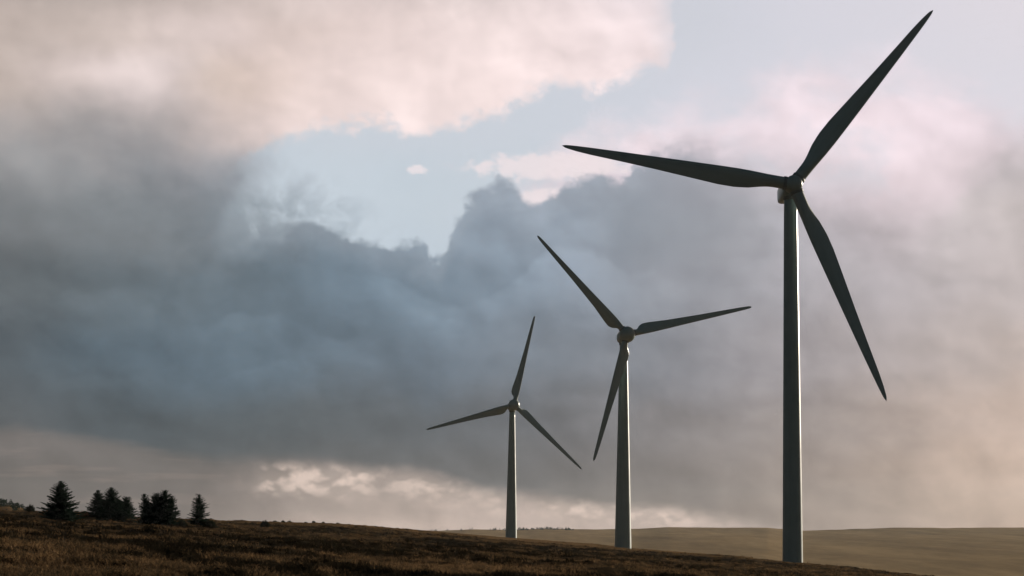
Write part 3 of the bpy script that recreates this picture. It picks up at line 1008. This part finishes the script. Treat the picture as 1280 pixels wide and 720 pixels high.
def shrub(name, label, cat, x, y, w, h, seed, group=None, mat=None):
    rs = np.random.RandomState(seed)
    t = thing(name, label, cat, (x, y, gz(x, y) - 0.03), 0, group)
    n = int(220 + 900 * w * h)
    th, ph = rs.uniform(0, 6.283, n), np.arccos(rs.uniform(0, 1, n))
    lump = 1 + 0.25 * np.sin(th * 3 + seed) * np.sin(ph * 4 + 1.3 * seed) + rs.normal(0, 0.08, n)
    r = rs.uniform(0.55, 1.0, n) ** 0.6 * lump
    P = np.stack([r * np.sin(ph) * np.cos(th) * w / 2, r * np.sin(ph) * np.sin(th) * w / 2, r * np.cos(ph) * h * 0.92], -1)
    Dn = P / (np.array([w / 2, w / 2, h]) + 1e-6) + rs.normal(0, 0.6, P.shape) + np.array([0, 0, 0.4])
    V, Fq = sprays(P, Dn, rs.uniform(0.08, 0.2, n) * max(1, h), 0.05, rs)
    SV, SF = [], []
    for k in range(7):
        a = k * 0.9 + seed
        e = np.array([math.cos(a) * w * 0.32, math.sin(a) * w * 0.32, h * 0.7])
        rings = [[(e[0] * f + rr * math.cos(q * 2.094), e[1] * f + rr * math.sin(q * 2.094), e[2] * f) for q in range(3)] for f, rr in ((0, 0.03), (0.6, 0.02), (1, 0.008))]
        v, f_ = ring_loft(rings)
        o_ = len(SV)
        SV += v
        SF += [tuple(i + o_ for i in q) for q in f_]
    mesh_obj('stem', SV, SF, BARK, t)
    mesh_obj('foliage', V, Fq, mat or GORSE, t, False)
    return t


shrub('bush', 'low dark bush spreading at the foot of the rightmost spruce', 'bush', -32.92, 240.0, 1.5, 0.75, 1)
shrub('bush', 'small round dark bush left of the rightmost spruce', 'bush', -37.79, 252.0, 1.1, 0.8, 2)
shrub('bush', 'dark bush on the skyline left of the broadest spruce', 'bush', -65.78, 300.0, 1.2, 1.0, 3)
shrub('bush', 'russet bracken bush between the broadest spruce and the clump of three', 'bush', -62.3, 320.0, 1.1, 0.6, 4, None, RUSSET)
shrub('bush', 'lone dark bush below the skyline right of all the spruces', 'bush', -36.95, 330.0, 1.3, 0.95, 5)
for k, (px, d, w, h) in enumerate([(312, 430, 1.1, 0.5), (348, 480, 1.3, 0.75), (358, 486, 0.9, 0.5), (366, 500, 1.2, 0.7), (386, 520, 1.0, 0.5), (396, 530, 0.9, 0.5), (408, 540, 0.9, 0.45), (426, 548, 1.3, 0.6), (440, 550, 0.9, 0.4), (473, 560, 1.1, 0.5), (500, 565, 0.9, 0.4)]):
    x = (px - 640) / 2720 * d
    w, h = w * 0.8, h * 0.72
    shrub('heath_bush', 'small dark bush scattered along the moor skyline between the spruces and turbines', 'bush', x, d, w, h, 20 + k, 'small bushes along the skyline')


def wood(name, pts, seed, mat):
    """a far-off wood that reads as one mass: many small conifers in one mesh"""
    rs = np.random.RandomState(seed)
    VV, FF, off = [], [], 0
    for x, y, h, w, n in pts:
        z0 = gz(x, y) - 0.3
        f = rs.rand(n) ** 1.3
        a = rs.uniform(0, 6.283, n)
        r = w / 2 * (1 - f) ** 0.8 * rs.uniform(0.3, 1.0, n)
        P = np.stack([x + r * np.cos(a), y + r * np.sin(a), z0 + f * h * 0.96], -1)
        Dn = np.stack([np.cos(a), np.sin(a), rs.normal(0.25, 0.3, n)], -1)
        V, Fq = sprays(P, Dn, rs.uniform(0.14, 0.3, n) * w, 0.15 * w, rs)
        VV.append(V)
        FF.append(Fq + off)
        off += len(V)
    o = mesh_obj(name, np.concatenate(VV), np.concatenate(FF), mat, None, False)
    o['kind'] = 'stuff'
    return o


rs = np.random.RandomState(3)
pts = []
for k in range(460):
    azd = rs.uniform(-17.5, -11.9)
    d = rs.uniform(790, 950)
    px = 640 + 2720 * math.tan(R(azd))
    x, y = d * math.sin(R(azd)), d * math.cos(R(azd))
    h = (3.4 - max(0.0, px) * 0.045) * rs.uniform(0.7, 1.15)
    if h > 0.8:
        pts.append((x, y, h, max(1.8, 0.8 * h), 70))
wood('distant_wood', pts, 4, NEEDLE)
pts = []
for k in range(95):
    px = rs.choice([rs.uniform(612, 722), rs.uniform(640, 720), rs.uniform(540, 600)], p=[0.5, 0.42, 0.08])
    d = rs.uniform(4000, 4190)
    x = (px - 640) / 2720 * d
    pts.append((x, d, rs.uniform(2.2, 5.0), rs.uniform(3.0, 5.5), 50))
wood('plantation', pts, 6, NEEDLE)
